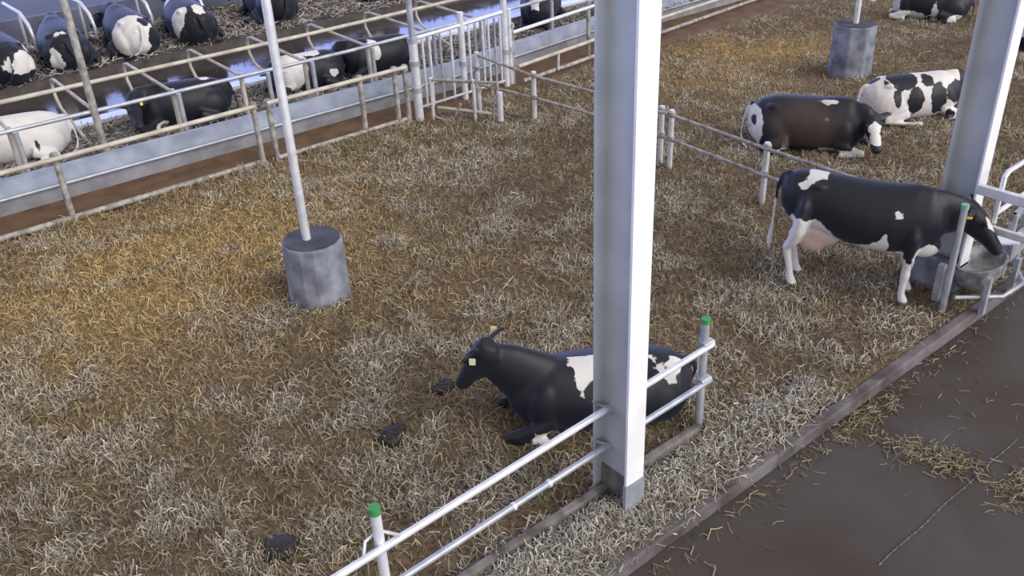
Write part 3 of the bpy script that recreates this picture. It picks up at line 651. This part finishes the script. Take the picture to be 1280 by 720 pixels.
# --- 1 standing cow drinking at the trough (right side towards the camera)
pl, dr = (1.13, .17, 1.15), (.62, .0, -.78)
mbs = cow_mesh_standing([(.60, .02, 1.10), (.80, .06, 1.11), (1.00, .13, 1.10), (1.12, .17, 1.08)], pl, dr)
hf = head_frame(pl, dr)
def coat1(co):
    x, z = co[:, 0], co[:, 2]
    rump = side_poly(co, [(-.74, 1.34), (-.66, 1.30), (-.60, 1.33), (-.54, 1.40), (-.42, 1.43), (-.39, 1.60), (-.53, 1.60), (-.64, 1.60), (-.64, 1.39)], -1, -.06)
    rear = side_poly(co, [(-1.2, -.1), (-1.2, .90), (-.92, 1.0), (-.86, .98), (-.82, .84), (-.78, .86), (-.75, .99), (-.62, 1.0), (-.56, .96), (-.47, 1.0), (-.35, .91), (-.26, .77), (-.14, .70), (.05, .72), (.21, .80), (.31, .93), (.35, .80), (.30, .3), (-.3, -.1)], -1, -1)
    rear = np.where(x < -.90, np.where(z < .98, rear, -.2), rear)
    fl = side_poly(co, [(.30, -.1), (.40, .48), (.48, .63), (.56, .62), (.68, .46), (.9, .2), (.9, -.1)], -1, -1)
    bris = side_poly(co, [(.60, .62), (.66, .74), (.76, .82), (.88, .74), (.92, .5), (.66, .5)], -1, -1)
    spot = side_poly(co, [(.36, 1.20), (.39, 1.13), (.48, 1.13), (.43, 1.19), (.39, 1.22)], -1, 0)
    star = ellr(co, hf(.19, -.03, .09), (.07, .05, .09))
    tail = np.where((x < -.93) & (z < 1.05), .1, -.2)
    return vmax(rump, rear, fl, bris, spot, star, tail)
def skin1(co): return np.clip(ss(ellr(co, (-.47, 0, .62), (.28, .28, .24)), .0, .05), 0, 1)*.9
SR = math.atan2(-.905, .425)
c1 = finish_cow(mbs, (9.63, 5.24, 0), SR, 'black and white cow standing and drinking at the trough by the right pillar', coat1, .014, scale=1.06, skin=skin1, hoof='stand',
    tags=((hf(-.03, -.20, .0), (.3, -1, .2), TAGY), (hf(-.03, .2, .0), (-.3, -.6, .5), TAGY)), eyes=(hf(.15, -.112, .055), hf(.15, .112, .055)))

# --- 2 nearest lying cow (left side towards the camera)
pl, dr = (1.09, .0, .94), (.37, -.36, -.86)
mbl = cow_mesh_lying([(.58, 0, .50), (.76, 0, .62), (.92, 0, .75), (1.04, 0, .83)], pl, dr, side=-1, height=.88)
hf = head_frame(pl, dr)
def coat2(co):
    a = side_poly(co, [(.43, 1.0), (-.25, .98), (-.25, .70), (-.07, .62), (.16, .62), (.22, .48), (.27, .56), (.28, .68), (.36, .76), (.43, .82)], 1, -.02)
    b = side_poly(co, [(-.41, .81), (-.47, .68), (-.62, .60), (-.72, .66), (-.82, .56), (-.72, .54), (-.69, .46), (-.60, .48), (-.54, .58), (-.46, .67)], 1, .05)
    ft = ellr(co, (.60, .36, .05), (.14, .14, .1))
    return vmax(a, b, ft)
LR = math.atan2(.50, -.87)
c2 = finish_cow(mbl, (5.45, 5.56, -.02), LR, 'black cow with white patches lying behind the near rail and middle pillar', coat2, .014, scale=1.08,
    tags=((hf(-.02, .20, -.03), (.3, 1, .2), TAGW), (hf(-.02, -.22, .07), (.3, 1, .3), TAGW)), eyes=(hf(.15, -.112, .055), hf(.15, .112, .055)))

# --- 3 brownish lying cow, head to the right
pl, dr = (.95, -.08, .60), (.30, -.72, -.62)
mb3 = cow_mesh_lying([(.58, 0, .50), (.72, -.02, .56), (.84, -.04, .60), (.93, -.07, .59)], pl, dr, side=-1, height=1.05)
hf = head_frame(pl, dr)
def coat3(co):
    x, y, z = co.T
    rump = vmax(ellr(co, (-.84, -.22, .32), (.27, .40, .36)))
    hol = vmax(ellr(co, (-.80, -.30, .46), (.07, .12, .07)), ellr(co, (-.86, -.3, .33), (.03, .1, .03)))
    rump = np.minimum(rump, -hol)
    st = side_poly(co, [(-.40, .02), (-.30, .12), (-.18, .34), (-.13, .36), (-.20, .18), (-.22, .02)], -1, .2)
    sp = ellr(co, (.30, -.14, .80), (.12, .05, .09)); sp2 = ellr(co, (.32, -.33, .60), (.04, .05, .025))
    feet = np.where((x > .25) & (z < .13) & (y < -.1), .08, -.2); ft = ellr(co, (.9, -.27, .08), (.2, .2, .12))
    face = vmax(ellr(co, hf(.20, 0, .10), (.11, .10, .11)), ellr(co, hf(.36, 0, .06), (.12, .12, .10)))
    return vmax(rump, st, sp, sp2, feet, ft, face)
def dirt3(co): return np.clip(ss(ellr(co, (-.0, -.30, .40), (.62, .7, .52)), -.05, .25), 0, 1)*np.where(co[:, 2] > .14, 1, 0)
finish_cow(mb3, (13.40, 8.56, 0), math.atan2(-.88, .42), 'brown-stained black cow lying beyond the cross fence with its head to the right', coat3, .018, scale=1.09, dirt=dirt3, group='cows lying loose on the straw',
    eyes=(hf(.15, -.112, .055), hf(.15, .112, .055)))

# --- 4 spotted white cow partly behind the right pillar
pl, dr = (1.00, .18, .58), (.4, .8, -.4)
mb4 = cow_mesh_lying([(.60, 0, .52), (.76, .02, .58), (.90, .08, .60), (.99, .17, .57)], pl, dr, side=-1)
def coat4(co):
    x, y, z = co.T
    blk = vmax(ellr(co, (-.28, -.1, .75), (.26, .35, .22)), ellr(co, (-.08, -.42, .42), (.15, .25, .24)), ellr(co, (-.42, -.42, .48), (.07, .2, .16)), ellr(co, (.15, -.2, .72), (.12, .2, .1)), ellr(co, (.36, -.35, .45), (.15, .2, .3)),
               ellr(co, (-.72, 0.05, .68), (.12, .12, .1)), ellr(co, (-.58, -.18, .72), (.05, .1, .05)), ellr(co, (.7, -.2, .5), (.2, .3, .2)), np.where(x > .8, .1, -.2), ellr(co, (.62, -.4, .12), (.1, .1, .1)))
    return -blk
finish_cow(mb4, (16.05, 8.15, 0), math.atan2(-.62, .78), 'mostly white cow with black spots lying left of the right pillar', coat4, .02, group='cows lying loose on the straw',
    skin=lambda co: .35*ss(co[:, 0], -.3, -.9))

# --- 5 cow cut by the top edge, 6 cow at the right edge
pl, dr = (1.02, .3, .80), (.75, .5, -.5)
mb5 = cow_mesh_lying([(.60, 0, .55), (.78, .06, .66), (.92, .18, .74), (1.02, .3, .77)], pl, dr, side=1)
def coat5(co):
    x, y, z = co.T
    return vmax(np.where(x > .72, .08, -.2), ellr(co, (.55, .35, .1), (.5, .3, .14)), ellr(co, (-.1, .45, .2), (.08, .2, .25)), ellr(co, (-.6, .45, .1), (.2, .3, .1)))
finish_cow(mb5, (23.0, 11.6, 0), math.atan2(.86, -.5), 'black cow with white head lying at the top edge of the frame', coat5, .024, group='cows lying loose on the straw')
def coat6(co): return vmax(ellr(co, (-.5, .3, .3), (.35, .4, .3)), ellr(co, (.2, 0, .8), (.2, .3, .2)), ellr(co, (-.85, 0, .5), (.2, .3, .2)))
finish_cow(mb5, (22.3, 8.25, 0), math.atan2(-.5, .8), 'black and white cow mostly cut off by the right frame edge', coat6, .024, group='cows lying loose on the straw')

# --- near cubicle row (bodies across the cubicles behind the wall)
def cub(loc, rz, label, coat, pose=0, side=1, grp='cows lying in the cubicles behind the wall', **kw):
    if pose == 0:
        pl, dr = (1.08, .05, .88), (.85, .1, -.45)
        mb = cow_mesh_lying([(.60, 0, .55), (.78, 0, .66), (.95, .03, .78), (1.06, .05, .84)], pl, dr, side=side)
    elif pose == 1:     # head curled back to one side
        pl, dr = (.95, side*.35, .55), (.1, side*.9, -.35)
        mb = cow_mesh_lying([(.60, 0, .52), (.80, side*.06, .58), (.92, side*.2, .60), (.95, side*.33, .56)], pl, dr, side=side)
    else:               # head low and forward
        pl, dr = (1.08, side*.12, .55), (.85, side*.3, -.5)
        mb = cow_mesh_lying([(.60, 0, .52), (.80, side*.03, .58), (.95, side*.07, .58), (1.07, side*.12, .55)], pl, dr, side=side)
    return finish_cow(mb, (loc[0], loc[1], BED), rz, label, coat, .026, group=grp, **kw)
W = math.pi
white = lambda spots: (lambda co: -vmax(*[ellr(co, c, r) for c, r in spots]))
blackc = lambda spots: (lambda co: vmax(*[ellr(co, c, r) for c, r in spots]))
cub((2.75, 17.55), W*.97, 'white cow lying behind the wall at the left edge', white([((.9, .3, .5), (.06, .1, .05)), ((-.3, .5, .35), (.04, .1, .07)), ((-.2, .5, .55), (.03, .1, .03)), ((1.5, 0, .6), (.15, .1, .08))]), 0, side=1)
cub((5.75, 17.3), W*.96, 'black cow with pale ear tags lying behind the wall right of the left pole', blackc([((1.0, .3, .9), (.06, .12, .06)), ((.5, .45, .12), (.15, .2, .1)), ((-.5, 0, .82), (.12, .15, .1))]), 1, side=1,
    tags=(((.82, .50, .66), (-.6, 1, .2), TAGY),))
cub((8.5, 17.45), W*1.0, 'white-shouldered black cow lying behind the pole in the concrete block', blackc([((.45, .1, .6), (.38, .5, .55)), ((-.1, .0, .82), (.3, .3, .12)), ((-.45, .45, .35), (.1, .2, .09))]), 1, side=1, scale=.93)
cub((10.25, 17.35), W*.98, 'large black cow with one white flank patch lying left of the sleeved pole', blackc([((.28, .3, .6), (.13, .3, .26)), ((-1.0, 0, .6), (.1, .2, .1))]), 1, side=-1, scale=.95)
hf0 = head_frame((1.08, .05, .88), (.85, .1, -.45))
def face_coat(co):
    wf = np.where(co[:, 0] > 1.0, .1, -.2)
    return np.minimum(wf, -vmax(ellr(co, hf0(.15, .13, .03), (.12, .08, .09)), ellr(co, hf0(.15, -.13, .03), (.12, .08, .09)), ellr(co, hf0(.56, 0, 0), (.07, .1, .08))))
cub((15.45, 18.0), -2.4, 'cow with white face and dark eye patches looking over the wall right of the gate', face_coat, 0, side=1, scale=1.12)
# --- far cubicle row (rumps towards the camera, heads away)
G2 = 'far row of cows lying with rumps to the passage'
far = [((4.08, 24.0), 'cow with ragged white rump lying at the far left', blackc([((-.80, -.15, .40), (.26, .36, .2)), ((-.3, -.3, .55), (.3, .25, .1))]), .50),
       ((5.45, 24.2), 'dark cow with blue sheen on its back, between the white-rumped cows', blackc([((-.86, .25, .2), (.2, .12, .3)), ((-.7, .1, .73), (.08, .2, .05))]), .46),
       ((7.05, 24.2), 'cow with beige white rump and round black spot', lambda co: np.minimum(ellr(co, (-.72, .15, .45), (.42, .42, .42)), -vmax(ellr(co, (-.72, -.1, .62), (.13, .12, .12)), ellr(co, (-.85, -.28, .35), (.2, .2, .2)))), .49),
       ((8.55, 24.2), 'black cow with white hind patches, right of the beige rumped cow', blackc([((-.55, .32, .50), (.22, .25, .35)), ((-.75, -.1, .72), (.25, .15, .12)), ((.5, .2, .75), (.2, .25, .2))]), .47),
       ((11.0, 24.6), 'blue-backed cow with one white spot, behind the pole in the block', blackc([((-.35, -.40, .60), (.13, .2, .15))]), .50),
       ((2.6, 24.3), 'dark cow cut by the left frame edge in the far row', blackc([((-.7, -.2, .7), (.3, .12, .1))]), .5),
       ((14.3, 24.9), 'cow with white leg lying above the barred gate in the far row', blackc([((-.6, .3, .3), (.3, .3, .25))]), .5)]
for i, (loc, lab, coat, a) in enumerate(far):
    cub((loc[0]-.1, loc[1]-.55), W*a, lab, coat, 2, side=-1 if i % 2 else 1, grp=G2, scale=1.22)
for o_ in bpy.data.objects:
    if 'abs' in o_: del o_['abs']
